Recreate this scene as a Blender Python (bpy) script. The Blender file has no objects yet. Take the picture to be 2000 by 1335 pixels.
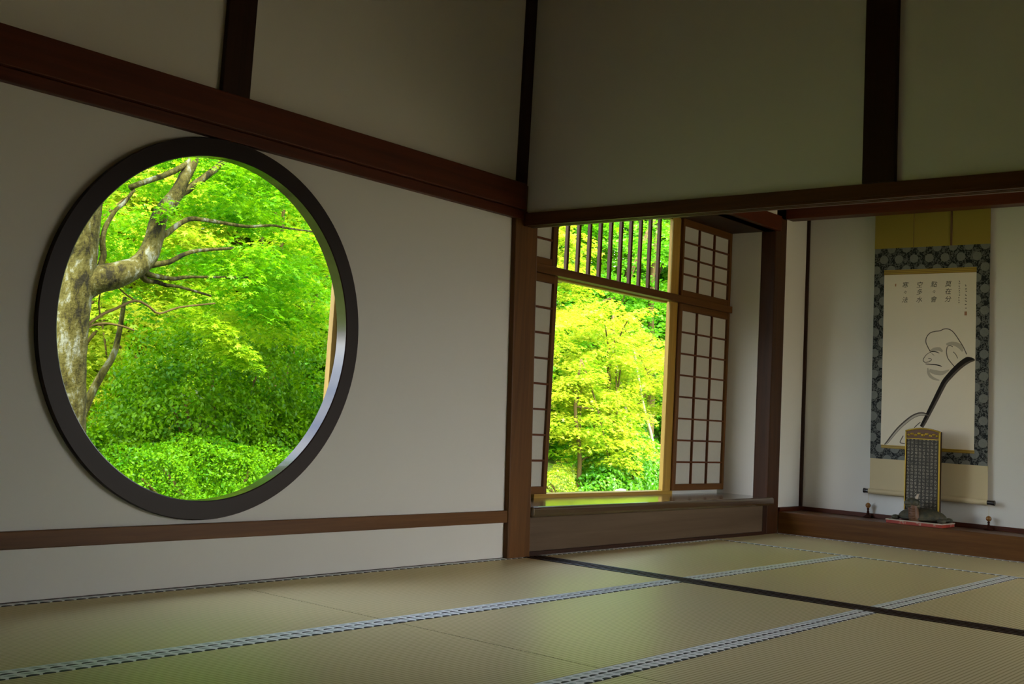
import bpy, bmesh, math
import numpy as np
from mathutils import Matrix, Vector

# ------------------------------------------------------------------ camera, sky, sun, exposure
SC = bpy.context.scene
COL = SC.collection
R_ = math.radians

cam_data = bpy.data.cameras.new('camera')
cam = bpy.data.objects.new('camera', cam_data)
COL.objects.link(cam)
yaw, pitch, roll = R_(50.45187), R_(6.18212), R_(3.30715)
fwd = Vector((math.sin(yaw) * math.cos(pitch), math.cos(yaw) * math.cos(pitch), math.sin(pitch)))
rgt = Vector((math.cos(yaw), -math.sin(yaw), 0))
upv = rgt.cross(fwd)
r2 = rgt * math.cos(roll) + upv * math.sin(roll)
u2 = upv * math.cos(roll) - rgt * math.sin(roll)
cam.matrix_world = Matrix(((r2.x, u2.x, -fwd.x, -4.94117), (r2.y, u2.y, -fwd.y, -3.88763), (r2.z, u2.z, -fwd.z, 0.74401), (0, 0, 0, 1)))
cam_data.sensor_width = 36
cam_data.lens = 2240.53 * 36 / 2000
cam_data.shift_x = -7.69 / 2000
cam_data.shift_y = -99.29 / 2000
cam_data.clip_start = 0.05
cam_data.clip_end = 300
SC.camera = cam

world = bpy.data.worlds.new('sky'); SC.world = world
world.use_nodes = True
wn = world.node_tree
wn.nodes.clear()
sky = wn.nodes.new('ShaderNodeTexSky')
sky.sky_type = 'NISHITA'
sky.sun_disc = False
sky.sun_elevation = R_(56)
sky.sun_rotation = R_(215)
sky.air_density = 1.0
sky.dust_density = 2.0
bg = wn.nodes.new('ShaderNodeBackground'); bg.inputs['Strength'].default_value = 1.05
wo = wn.nodes.new('ShaderNodeOutputWorld')
# broken white cloud all over the sky
tcw = wn.nodes.new('ShaderNodeTexCoord'); cn = wn.nodes.new('ShaderNodeTexNoise')
cn.inputs['Scale'].default_value = 2.6; cn.inputs['Detail'].default_value = 7; cn.inputs['Roughness'].default_value = 0.6
wn.links.new(tcw.outputs['Generated'], cn.inputs['Vector'])
cr = wn.nodes.new('ShaderNodeMapRange'); cr.inputs[1].default_value = 0.40; cr.inputs[2].default_value = 0.58
wn.links.new(cn.outputs[0], cr.inputs[0])
bw = wn.nodes.new('ShaderNodeRGBToBW'); wn.links.new(sky.outputs[0], bw.inputs[0])
mu = wn.nodes.new('ShaderNodeMath'); mu.operation = 'MULTIPLY'; mu.inputs[1].default_value = 2.4; wn.links.new(bw.outputs[0], mu.inputs[0])
cm = wn.nodes.new('ShaderNodeMix'); cm.data_type = 'RGBA'
wn.links.new(cr.outputs[0], cm.inputs[0]); wn.links.new(sky.outputs[0], cm.inputs[6]); wn.links.new(mu.outputs[0], cm.inputs[7])
wn.links.new(cm.outputs[2], bg.inputs['Color']); wn.links.new(bg.outputs[0], wo.inputs['Surface'])

sun_data = bpy.data.lights.new('sun', 'SUN')
sun_data.energy = 6.5
sun_data.angle = R_(0.6)
sun_data.color = (1.0, 0.95, 0.85)
sun = bpy.data.objects.new('sun', sun_data); COL.objects.link(sun)
sun.location = (-6, -12, 20)
sun.rotation_euler = Vector((0.40, 0.42, -0.82)).to_track_quat('-Z', 'Y').to_euler()

SC.view_settings.view_transform = 'Standard'
SC.view_settings.look = 'None'
SC.view_settings.gamma = 1.0
SC.view_settings.use_curve_mapping = False
SC.view_settings.exposure = 0.5
SC.cycles.max_bounces = 12
SC.cycles.diffuse_bounces = 8
SC.cycles.glossy_bounces = 4
SC.cycles.transmission_bounces = 6
SC.cycles.sample_clamp_indirect = 6.0
SC.cycles.use_denoising = True

# ------------------------------------------------------------------ helpers
class MB:
    """collects faces for one mesh"""
    def __init__(s):
        s.v = []; s.f = []; s.m = []; s.cm = 0
    def add(s, vs, fs):
        b = len(s.v)
        s.v += [tuple(p) for p in vs]
        for f in fs:
            s.f.append(tuple(b + i for i in f)); s.m.append(s.cm)
        return s
    def box(s, x0, x1, y0, y1, z0, z1):
        return s.add([(x0,y0,z0),(x1,y0,z0),(x1,y1,z0),(x0,y1,z0),(x0,y0,z1),(x1,y0,z1),(x1,y1,z1),(x0,y1,z1)],
                     [(0,3,2,1),(4,5,6,7),(0,1,5,4),(1,2,6,5),(2,3,7,6),(3,0,4,7)])
    def hexa(s, lo, hi):
        return s.add(list(lo) + list(hi), [(0,3,2,1),(4,5,6,7),(0,1,5,4),(1,2,6,5),(2,3,7,6),(3,0,4,7)])
    def lathe(s, prof, c=(0,0,0), n=16, cap=True):
        """profile of (radius, z) about the vertical through c"""
        vs = []; fs = []
        for r, z in prof:
            for k in range(n):
                a = 2 * math.pi * k / n
                vs.append((c[0] + r * math.cos(a), c[1] + r * math.sin(a), c[2] + z))
        for i in range(len(prof) - 1):
            for k in range(n):
                k2 = (k + 1) % n
                fs.append((i*n+k, i*n+k2, (i+1)*n+k2, (i+1)*n+k))
        if cap:
            fs.append(tuple(range(n))[::-1]); fs.append(tuple((len(prof)-1)*n + k for k in range(n)))
        return s.add(vs, fs)
    def tube(s, pts, rad, n=10, cap=True, sub=1, wob=0.0, seed=0):
        P = [Vector(p) for p in pts]
        rad = list(rad) if hasattr(rad, '__len__') else [rad] * len(P)
        if sub > 1 and len(P) > 2:
            Q = []; RR = []
            for i in range(len(P) - 1):
                p0 = P[max(i-1,0)]; p1 = P[i]; p2 = P[i+1]; p3 = P[min(i+2,len(P)-1)]
                for k in range(sub):
                    t = k / sub
                    Q.append(0.5*((2*p1)+(p2-p0)*t+(2*p0-5*p1+4*p2-p3)*t*t+(3*p1-p0-3*p2+p3)*t**3))
                    RR.append(rad[i]*(1-t)+rad[i+1]*t)
            Q.append(P[-1]); RR.append(rad[-1]); P = Q; rad = RR
        rg = np.random.default_rng(seed)
        vs = []; fs = []
        ref = Vector((0.31, 0.87, 0.4))
        for i, p in enumerate(P):
            d = (P[min(i+1,len(P)-1)] - P[max(i-1,0)]).normalized()
            a = d.cross(ref).normalized(); b = d.cross(a)
            for k in range(n):
                an = 2*math.pi*k/n
                r = rad[i] * (1 + wob * (rg.random() - 0.5))
                vs.append(p + a * (r*math.cos(an)) + b * (r*math.sin(an)))
        for i in range(len(P)-1):
            for k in range(n):
                k2 = (k+1) % n
                fs.append((i*n+k, i*n+k2, (i+1)*n+k2, (i+1)*n+k))
        if cap:
            fs.append(tuple(range(n))[::-1]); fs.append(tuple((len(P)-1)*n+k for k in range(n)))
        return s.add(vs, fs)
    def ribbon(s, pts, w, off, sub=5):
        """flat brush stroke in the plane x = off; pts are (y, z)"""
        P = [Vector((p[0], p[1])) for p in pts]
        w = list(w) if hasattr(w, '__len__') else [w] * len(P)
        Q = []; RR = []
        for i in range(len(P)-1):
            p0 = P[max(i-1,0)]; p1 = P[i]; p2 = P[i+1]; p3 = P[min(i+2,len(P)-1)]
            for k in range(sub):
                t = k/sub
                Q.append(0.5*((2*p1)+(p2-p0)*t+(2*p0-5*p1+4*p2-p3)*t*t+(3*p1-p0-3*p2+p3)*t**3)); RR.append(w[i]*(1-t)+w[i+1]*t)
        Q.append(P[-1]); RR.append(w[-1])
        vs = []; fs = []
        for i, p in enumerate(Q):
            d = (Q[min(i+1,len(Q)-1)] - Q[max(i-1,0)]).normalized()
            nn = Vector((-d.y, d.x)) * RR[i] * 0.5
            vs += [(off, p.x+nn.x, p.y+nn.y), (off, p.x-nn.x, p.y-nn.y)]
        for i in range(len(Q)-1):
            fs.append((2*i, 2*i+1, 2*i+3, 2*i+2))
        return s.add(vs, fs)
    def mesh(s, name):
        me = bpy.data.meshes.new(name); me.from_pydata(s.v, [], s.f); me.update(); return me
    def build(s, name, mats, parent=None, smooth=False, bevel=0.0, seg=2):
        me = s.mesh(name)
        mats = mats if isinstance(mats, (list, tuple)) else [mats]
        for m in mats: me.materials.append(m)
        if len(mats) > 1: me.polygons.foreach_set('material_index', s.m)
        if smooth: me.polygons.foreach_set('use_smooth', [True]*len(me.polygons))
        o = link(name, me, parent)
        if bevel:
            b = o.modifiers.new('bevel', 'BEVEL'); b.width = bevel; b.segments = seg; b.limit_method = 'ANGLE'; b.angle_limit = R_(40)
        return o

def link(name, me, parent=None):
    o = bpy.data.objects.new(name, me); COL.objects.link(o)
    if parent is not None:
        o.parent = parent
        o.matrix_parent_inverse = Matrix.Translation(Vector(WORLD.get(parent.name, parent.location))).inverted()
    return o
WORLD = {}

def tag(o, label, cat, group=None, kind=None):
    o['label'] = label; o['category'] = cat
    if group: o['group'] = group
    if kind: o['kind'] = kind
    return o
def empty(name, loc, label, cat, group=None):
    o = bpy.data.objects.new(name, None); COL.objects.link(o)
    o.location = loc; o.empty_display_size = 0.1
    WORLD[o.name] = loc
    return tag(o, label, cat, group)
def structure(name, mb, mat, label, cat, smooth=False, bevel=0.0):
    return tag(mb.build(name, mat, None, smooth, bevel), label, cat, kind='structure')

# ------------------------------------------------------------------ materials
class NB:
    def __init__(s, name):
        s.m = bpy.data.materials.new(name); s.m.use_nodes = True
        s.t = s.m.node_tree; s.t.nodes.clear()
        s.out = s.t.nodes.new('ShaderNodeOutputMaterial')
    def n(s, typ, ins=None, **props):
        x = s.t.nodes.new('ShaderNode' + typ)
        for k, v in props.items(): setattr(x, k, v)
        for k, v in (ins or {}).items(): s.set(x.inputs[k], v)
        return x
    def set(s, sock, v):
        if hasattr(v, 'links') or isinstance(v, bpy.types.NodeSocket): s.t.links.new(v, sock)
        elif isinstance(v, bpy.types.Node): s.t.links.new(v.outputs[0], sock)
        else: sock.default_value = v
    def math(s, op, a, b=0.0, c=0.0):
        return s.n('Math', {0: a, 1: b, 2: c}, operation=op).outputs[0]
    def mix(s, f, a, b):
        x = s.n('Mix', data_type='RGBA')
        s.set(x.inputs[0], f); s.set(x.inputs[6], a if not isinstance(a, tuple) else col(a)); s.set(x.inputs[7], b if not isinstance(b, tuple) else col(b))
        return x.outputs[2]
    def obj(s):
        return s.n('TexCoord').outputs['Object']
    def noise(s, scale, detail=3.0, rough=0.5, vec=None, dist=0.0):
        x = s.n('TexNoise', {'Scale': scale, 'Detail': detail, 'Roughness': rough, 'Distortion': dist})
        s.set(x.inputs['Vector'], vec if vec is not None else s.obj())
        return x.outputs[0]
    def ramp(s, f, stops):
        x = s.n('ValToRGB'); e = x.color_ramp.elements
        while len(e) > len(stops): e.remove(e[-1])
        while len(e) < len(stops): e.new(0.5)
        for i, (p, c) in enumerate(stops):
            e[i].position = p; e[i].color = col(c)
        s.set(x.inputs[0], f); return x.outputs[0]
    def bump(s, h, strength=0.3, dist=0.01):
        return s.n('Bump', {'Height': h, 'Strength': strength, 'Distance': dist}).outputs[0]
    def pbr(s, base, rough=0.6, spec=0.4, normal=None, **kw):
        ins = {'Base Color': col(base) if isinstance(base, tuple) else base, 'Roughness': rough, 'Specular IOR Level': spec}
        for k, v in kw.items(): ins[k.replace('_', ' ')] = v
        if normal is not None: ins['Normal'] = normal
        x = s.n('BsdfPrincipled', ins)
        s.t.links.new(x.outputs[0], s.out.inputs['Surface']); return s.m
def col(c):
    return tuple(c) + (1.0,) if len(c) == 3 else tuple(c)

def wood(name, c0, c1, axis='x', rough=0.45, spec=0.2, scale=26.0, coat=0.0):
    b = NB(name)
    st = {'x': (0.045,1,1), 'y': (1,0.045,1), 'z': (1,1,0.045)}[axis]
    mp = b.n('Mapping', {'Vector': b.obj(), 'Scale': st})
    g = b.noise(scale, 6, 0.62, mp.outputs[0], 0.6)
    g2 = b.noise(2.0, 2, 0.5, mp.outputs[0])
    f = b.math('ADD', b.math('MULTIPLY', g, 0.7), b.math('MULTIPLY', g2, 0.3))
    c = b.ramp(f, [(0.30, c0), (0.70, c1)])
    return b.pbr(c, rough, spec, b.bump(g, 0.12, 0.004), Coat_Weight=coat, Coat_Roughness=0.15)

M = {}
b = NB('plaster')
n1 = b.noise(140, 3); n2 = b.noise(1.1, 3)
c = b.mix(b.math('MULTIPLY', n2, 0.5), (0.68, 0.672, 0.632), (0.645, 0.63, 0.575))
M['plaster'] = b.pbr(c, 0.92, 0.15, b.bump(n1, 0.12, 0.002))
for ax in 'xyz':
    M['red_'+ax] = wood('red_timber_'+ax, (0.045,0.010,0.004), (0.110,0.025,0.009), ax, 0.42)
    M['dark_'+ax] = wood('dark_timber_'+ax, (0.016,0.006,0.003), (0.038,0.013,0.006), ax, 0.5)
    M['brown_'+ax] = wood('brown_timber_'+ax, (0.070,0.027,0.006), (0.165,0.068,0.016), ax, 0.45)
    M['honey_'+ax] = wood('honey_timber_'+ax, (0.30,0.17,0.03), (0.52,0.33,0.07), ax, 0.4)
    M['muntin_'+ax] = wood('muntin_timber_'+ax, (0.075,0.020,0.005), (0.15,0.045,0.012), ax, 0.45)
    M['post_'+ax] = wood('old_post_timber_'+ax, (0.026,0.009,0.0035), (0.066,0.024,0.008), ax, 0.45)
    M['lintel_'+ax] = wood('lintel_timber_'+ax, (0.048,0.017,0.005), (0.11,0.040,0.012), ax, 0.45)
    M['grey_'+ax] = wood('weathered_timber_'+ax, (0.070,0.044,0.025), (0.135,0.092,0.058), ax, 0.5, scale=14)
M['ceiling'] = wood('cedar_ceiling', (0.36,0.20,0.075), (0.50,0.30,0.12), 'x', 0.6)
M['desk'] = wood('polished_board', (0.045,0.026,0.012), (0.085,0.05,0.024), 'x', 0.16, 0.7, coat=0.6)
M['satin'] = NB('black_satin').pbr((0.014, 0.006, 0.004), 0.40, 0.18)
M['lacquer'] = NB('black_lacquer').pbr((0.012, 0.006, 0.005), 0.22, 0.45, Coat_Weight=0.25, Coat_Roughness=0.06)
M['groove'] = NB('groove').pbr((0.006,0.004,0.003), 0.7, 0.2)
b = NB('paper')
fib = b.noise(90, 4)
d = b.n('BsdfDiffuse', {'Color': b.mix(fib, (0.74,0.73,0.66), (0.66,0.65,0.58))})
tr = b.n('BsdfTranslucent', {'Color': (0.6,0.58,0.5,1)})
mx = b.n('MixShader', {0: 0.3, 1: d.outputs[0], 2: tr.outputs[0]}); b.t.links.new(mx.outputs[0], b.out.inputs[0])
M['paper'] = b.m

# rush matting: ridges run along the mat (local X)
b = NB('rush_matting')
sep = b.n('SeparateXYZ', {0: b.obj()})
w = b.math('SINE', b.math('MULTIPLY', sep.outputs[1], 2*math.pi/0.0165))
w01 = b.math('MULTIPLY_ADD', w, 0.5, 0.5)
mp = b.n('Mapping', {'Vector': b.obj(), 'Scale': (6, 90, 1)})
nn = b.noise(6, 4, 0.6, mp.outputs[0]); nb = b.noise(1.3, 3)
c1 = b.mix(b.math('MULTIPLY_ADD', nn, 0.5, b.math('MULTIPLY', nb, 0.35)), (0.76,0.69,0.44), (0.66,0.595,0.37))
c2 = b.mix(b.math('MULTIPLY', b.math('POWER', w01, 4), 0.8), c1, (0.26,0.22,0.085))
hgt = b.math('SUBTRACT', 1.0, b.math('POWER', w01, 3))
nb_ = b.bump(hgt, 0.15, 0.001)
df = b.n('BsdfDiffuse', {'Color': c2, 'Normal': nb_})
gl = b.n('BsdfGlossy', {'Color': (0.96,0.82,0.50,1), 'Roughness': 0.34, 'Normal': nb_})
lwt = b.n('LayerWeight', {'Blend': 0.28, 'Normal': nb_})
ms = b.n('MixShader', {0: b.math('MULTIPLY', lwt.outputs['Fresnel'], 0.6), 1: df.outputs[0], 2: gl.outputs[0]})
b.t.links.new(ms.outputs[0], b.out.inputs[0]); M['rush'] = b.m

b = NB('patterned_border')
sep = b.n('SeparateXYZ', {0: b.obj()})
HW = 0.0235
u = b.math('FRACT', b.math('MULTIPLY', sep.outputs[0], 1/0.046))
v = b.math('MULTIPLY_ADD', sep.outputs[1], 1/(2*HW), 0.5)
us = b.math('ADD', b.math('SUBTRACT', u, 0.5), b.math('MULTIPLY', b.math('SUBTRACT', v, 0.6), 0.35))
def ell(cu, ru, vv, cv, rv):
    return b.math('LESS_THAN', b.math('ADD', b.math('POWER', b.math('ABSOLUTE', b.math('DIVIDE', cu, ru)), 2.0), b.math('POWER', b.math('ABSOLUTE', b.math('DIVIDE', b.math('SUBTRACT', vv, cv), rv)), 2.0)), 1.0)
dk = ell(b.math('SUBTRACT', u, 0.5), 0.40, v, 0.0, 0.28)
pet = ell(us, 0.36, v, 0.62, 0.21)
core = ell(us, 0.20, v, 0.62, 0.08)
edge = b.math('GREATER_THAN', v, 0.975)
c = b.mix(pet, (0.86,0.90,0.92), (0.58,0.64,0.66))
c = b.mix(core, c, (0.34,0.40,0.40)); c = b.mix(b.math('MAXIMUM', dk, edge), c, (0.014,0.02,0.022))
M['border'] = b.pbr(c, 0.7, 0.3)

# scroll cloth
b = NB('brocade')
sep = b.n('SeparateXYZ', {0: b.obj()})
def disc(oy, oz):
    fy = b.math('SUBTRACT', b.math('FRACT', b.math('MULTIPLY_ADD', sep.outputs[1], 1/0.112, oy)), 0.5)
    fz = b.math('SUBTRACT', b.math('FRACT', b.math('MULTIPLY_ADD', sep.outputs[2], 1/0.154, oz)), 0.5)
    a = b.math('MULTIPLY', fy, 0.112); d_ = b.math('MULTIPLY', fz, 0.154)
    return b.math('LESS_THAN', b.math('ADD', b.math('MULTIPLY', a, a), b.math('MULTIPLY', d_, d_)), 0.031**2)
ds = b.math('MAXIMUM', disc(0.0, 0.2), disc(0.5, 0.7))
vo = b.noise(46, 3, 0.6, None, 1.6)
ara = b.ramp(vo, [(0.46, (0.012,0.014,0.016)), (0.56, (0.12,0.128,0.12))])
fine = b.noise(120, 2)
c = b.mix(ds, ara, b.mix(fine, (0.14,0.148,0.14), (0.21,0.218,0.20)))
M['brocade'] = b.pbr(c, 0.8, 0.2)
M['ochre_cloth'] = NB('ochre_cloth').pbr((0.33,0.25,0.055), 0.85, 0.15)
M['beige_cloth'] = NB('beige_cloth').pbr((0.56,0.47,0.29), 0.85, 0.15)
b = NB('gold_weave'); sep = b.n('SeparateXYZ', {0: b.obj()})
st = b.math('MULTIPLY_ADD', b.math('SINE', b.math('MULTIPLY', sep.outputs[2], 520.0)), 0.5, 0.5)
M['gold_weave'] = b.pbr(b.mix(st, (0.42,0.28,0.03), (0.22,0.13,0.012)), 0.5, 0.4)
M['scroll_paper'] = NB('scroll_paper').pbr((0.74,0.67,0.54), 0.9, 0.1)
M['ink'] = NB('ink').pbr((0.022,0.018,0.017), 0.8, 0.1)
M['ink_mid'] = NB('ink_mid').pbr((0.10,0.085,0.072), 0.9, 0.1)
M['ink_wash'] = NB('ink_wash').pbr((0.46,0.41,0.325), 0.9, 0.1)
M['seal'] = NB('seal_red').pbr((0.40,0.20,0.12), 0.8, 0.1)
M['black_knob'] = NB('black_knob').pbr((0.012,0.012,0.014), 0.25, 0.5)
M['amber'] = NB('amber_bead').pbr((0.20,0.085,0.018), 0.22, 0.5)
M['tassel'] = NB('tassel').pbr((0.035,0.010,0.006), 0.9, 0.1)
M['gilt'] = NB('gilt').pbr((0.40,0.26,0.025), 0.38, 0.5, Metallic=0.55)
b = NB('inscribed_face'); sep = b.n('SeparateXYZ', {0: b.obj()})
fy = b.math('SUBTRACT', b.math('FRACT', b.math('MULTIPLY', sep.outputs[1], 1/0.0275)), 0.5)
fz = b.math('SUBTRACT', b.math('FRACT', b.math('MULTIPLY', sep.outputs[2], 1/0.0235)), 0.5)
cell = b.math('MULTIPLY', b.math('LESS_THAN', b.math('ABSOLUTE', fy), 0.30), b.math('LESS_THAN', b.math('ABSOLUTE', fz), 0.36))
ns = b.noise(190, 2); big = b.noise(9, 3)
g = b.math('MULTIPLY', cell, b.math('MULTIPLY', b.math('GREATER_THAN', ns, 0.50), b.math('MULTIPLY_ADD', big, 1.3, -0.12)))
c = b.mix(b.math('MINIMUM', g, 1.0), b.mix(big, (0.030,0.028,0.026), (0.055,0.048,0.036)), (0.42,0.38,0.30))
M['inscribed'] = b.pbr(c, 0.6, 0.3)
b = NB('bronze_patina')
M['bronze'] = b.pbr(b.ramp(b.noise(40, 4), [(0.35, (0.030,0.032,0.022)), (0.65, (0.085,0.075,0.045))]), 0.55, 0.4)
M['copper'] = NB('copper_brown').pbr((0.13,0.06,0.03), 0.5, 0.4)
b = NB('red_lacquer_worn')
M['red_tray'] = b.pbr(b.ramp(b.noise(26, 3), [(0.30, (0.42,0.33,0.24)), (0.42, (0.34,0.035,0.018)), (0.8, (0.25,0.02,0.012))]), 0.45, 0.4)
M['tray_rim'] = NB('tray_rim').pbr((0.45,0.38,0.30), 0.6, 0.3)

# garden
def leafmat(name, c0, c1, t0, t1, trans=0.45, gloss=0.06, rough=0.45, patch=1.6):
    b = NB(name)
    rnd = b.n('NewGeometry').outputs['Random Per Island']
    pn = b.noise(patch, 3, 0.6, b.n('NewGeometry').outputs['Position'])
    pm = b.n('MapRange', {0: pn, 1: 0.36, 2: 0.64}).outputs[0]
    f = b.math('MULTIPLY_ADD', rnd, 0.55, b.math('MULTIPLY', pm, 0.45))
    cd = b.mix(f, c0, c1); ct = b.mix(f, t0, t1)
    d = b.n('BsdfDiffuse', {'Color': cd}); t = b.n('BsdfTranslucent', {'Color': ct})
    g = b.n('BsdfGlossy', {'Color': (1,1,1,1), 'Roughness': rough})
    m1 = b.n('MixShader', {0: trans, 1: d.outputs[0], 2: t.outputs[0]})
    m2 = b.n('MixShader', {0: gloss, 1: m1.outputs[0], 2: g.outputs[0]})
    b.t.links.new(m2.outputs[0], b.out.inputs[0]); return b.m
M['leaf_maple'] = leafmat('maple_leaf', (0.02,0.19,0.002), (0.20,0.42,0.005), (0.04,0.30,0.002), (0.28,0.56,0.004), 0.5, 0.02)  # near sprays stand in shade; that shade is put into this deeper green
M['leaf_yellow'] = leafmat('sunny_maple_leaf', (0.12,0.32,0.005), (0.52,0.50,0.03), (0.18,0.42,0.004), (0.56,0.58,0.03), 0.5, 0.02)  # sunlight on the maples behind put into a yellower leaf colour
M['leaf_lit'] = leafmat('lit_maple_leaf', (0.12,0.36,0.004), (0.42,0.52,0.014), (0.18,0.48,0.004), (0.50,0.62,0.014), 0.5, 0.02)  # lit copy of the maple leaf, sunlight painted into the colour
M['leaf_green'] = leafmat('broad_leaf', (0.02,0.18,0.004), (0.16,0.40,0.010), (0.05,0.30,0.004), (0.22,0.52,0.008), 0.45, 0.03)
M['leaf_dark'] = leafmat('glossy_shrub_leaf', (0.007,0.080,0.0006), (0.14,0.30,0.002), (0.02,0.17,0.0006), (0.24,0.44,0.001), 0.38, 0.008, 0.4, 3.5)  # shade over the shrub put into a darker leaf colour
M['leaf_azalea'] = leafmat('azalea_leaf', (0.010,0.12,0.001), (0.14,0.32,0.003), (0.03,0.21,0.001), (0.24,0.44,0.002), 0.38, 0.006, 0.45, 4.0)
b = NB('mossy_bark')
mp = b.n('Mapping', {'Vector': b.obj(), 'Scale': (1.3, 1.3, 0.55)})
n1 = b.noise(8, 8, 0.74, mp.outputs[0], 0.25); n2 = b.noise(40, 3, 0.6)
c = b.ramp(n1, [(0.40, (0.009,0.008,0.002)), (0.48, (0.038,0.034,0.005)), (0.55, (0.060,0.056,0.013)), (0.63, (0.12,0.13,0.095))])
M['bark'] = b.pbr(c, 0.9, 0.15, b.bump(n2, 0.5, 0.02))
M['twig'] = NB('twig_bark').pbr((0.085,0.060,0.018), 0.9, 0.15)
M['pale_bark'] = NB('pale_bark').pbr((0.42,0.36,0.22), 0.9, 0.15)
b = NB('mossy_ground')
M['moss'] = b.pbr(b.ramp(b.noise(3, 5), [(0.35, (0.045,0.07,0.008)), (0.7, (0.13,0.20,0.02))]), 0.95, 0.1)
b = NB('tan_earth')
M['gravel'] = b.pbr(b.ramp(b.noise(60, 3), [(0.3, (0.24,0.19,0.10)), (0.7, (0.34,0.28,0.16))]), 0.95, 0.1)
b = NB('pale_stone')
M['stone'] = b.pbr(b.ramp(b.noise(20, 4), [(0.3, (0.42,0.34,0.28)), (0.7, (0.62,0.52,0.45))]), 0.9, 0.15)
b = NB('roof_tiles')
M['roof'] = b.pbr((0.10,0.10,0.105), 0.7, 0.3)
# ------------------------------------------------------------------ room shell
XL, XR, YB, ZC = -8.0, 2.937, -6.5, 3.4
XT = 3.32                                    # back of the tokonoma
CXW, CZW, RO, RI = -2.135, 1.0276, 0.766, 0.690
G_ = -0.62                                   # garden level

def wall_with_hole(x0, x1, z0, z1, y0, y1, cx, cz, r):
    ang = sorted([2*math.pi*k/96 for k in range(96)] + [math.atan2(z-cz, x-cx) % (2*math.pi) for x in (x0, x1) for z in (z0, z1)])
    mb = MB(); vs = []; n = len(ang)
    for y in (y0, y1):
        for a in ang:
            vs.append((cx + r*math.cos(a), y, cz + r*math.sin(a)))
        for a in ang:
            ca, sa = math.cos(a), math.sin(a)
            t = min(((x1-cx)/ca if ca > 1e-9 else (x0-cx)/ca if ca < -1e-9 else 1e9), ((z1-cz)/sa if sa > 1e-9 else (z0-cz)/sa if sa < -1e-9 else 1e9))
            vs.append((cx + t*ca, y, cz + t*sa))
    fs = []
    for k in range(n):
        k2 = (k+1) % n
        fs.append((k, k2, n+k2, n+k))                       # room side
        fs.append((2*n+k2, 2*n+k, 3*n+k, 3*n+k2))           # garden side
        fs.append((k2, k, 2*n+k, 2*n+k2))                   # reveal
        fs.append((n+k, n+k2, 3*n+k2, 3*n+k))               # outer edge
    return mb.add(vs, fs)

structure('wall_left', wall_with_hole(XL, -0.12, 0, 1.84, 0.0, 0.08, CXW, CZW, 0.745), M['plaster'],
          'off-white plaster wall pierced by the large round window', 'wall')
structure('wall_left_upper', MB().box(XL, -0.10, 0.0, 0.08, 1.84, ZC), M['plaster'],
          'shaded plaster above the red-brown beam over the round window', 'wall')

# round window frame
mb = MB()
prof = [(RO-0.004, -0.012), (RO, -0.020), (RO-0.004, -0.030), (RI+0.004, -0.030), (RI, -0.026), (RI, 0.034), (RI+0.004, 0.038), (RO-0.024, 0.038), (RO-0.024, 0.0), (RO-0.004, 0.0)]
n = 128; vs = []; fs = []
for r, y in prof:
    for k in range(n):
        a = 2*math.pi*k/n; vs.append((CXW + r*math.cos(a), y, CZW + r*math.sin(a)))
m_ = len(prof)
for i in range(m_):
    for k in range(n):
        k2 = (k+1) % n; j = (i+1) % m_
        fs.append((i*n+k, i*n+k2, j*n+k2, j*n+k))
mb.add(vs, fs)
mb.m = [1 if i//128 in (4,5) else 0 for i in range(len(mb.f))]
o = structure('window_1', mb, [M['satin'], M['lacquer']], 'black lacquered ring frame of the round window', 'window', smooth=False)
o.data.polygons.foreach_set('use_smooth', [True]*len(o.data.polygons))
o.data.set_sharp_from_angle(angle=R_(35))

# beams and rails on the window wall
structure('trim_1', MB().box(XL, -0.262, -0.062, 0.0, 1.838, 1.978), M['red_x'], 'long red-brown beam running above the round window', 'beam', bevel=0.004)
structure('trim_2', MB().box(XL, -0.20, -0.036, 0.0, 1.790, 1.838), M['red_x'], 'narrow brown rail tucked under the long red-brown beam', 'rail', bevel=0.003)
structure('trim_3', MB().box(-2.212, -2.072, -0.025, 0.0, 1.978, ZC), M['dark_z'], 'dark upright post on the upper wall above the round window', 'post', bevel=0.004)
structure('trim_4', MB().box(-0.290, -0.20, -0.022, 0.08, 1.978, ZC), M['dark_z'], 'thin dark corner post where the two upper walls meet', 'post', bevel=0.003)
structure('trim_5', MB().box(XL, -0.19, -0.022, 0.0, 0.186, 0.248), M['brown_x'], 'brown rail running low along the wall under the round window', 'rail', bevel=0.003)
structure('baseboard_left', MB().box(XL, -0.21, -0.006, 0.0, -0.01, 0.004), M['dark_x'], 'thin dark strip along the foot of the round-window wall', 'baseboard')
# corner post, leaning slightly
structure('trim_6', MB().hexa([(-0.212,-0.03,-0.02),(-0.024,-0.03,-0.02),(-0.024,0.10,-0.02),(-0.212,0.10,-0.02)],
                              [(-0.310,-0.03,1.98),(-0.122,-0.03,1.98),(-0.122,0.10,1.98),(-0.310,0.10,1.98)]), M['brown_z'],
          'brown square post between the round-window wall and the alcove', 'post', bevel=0.006)

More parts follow.
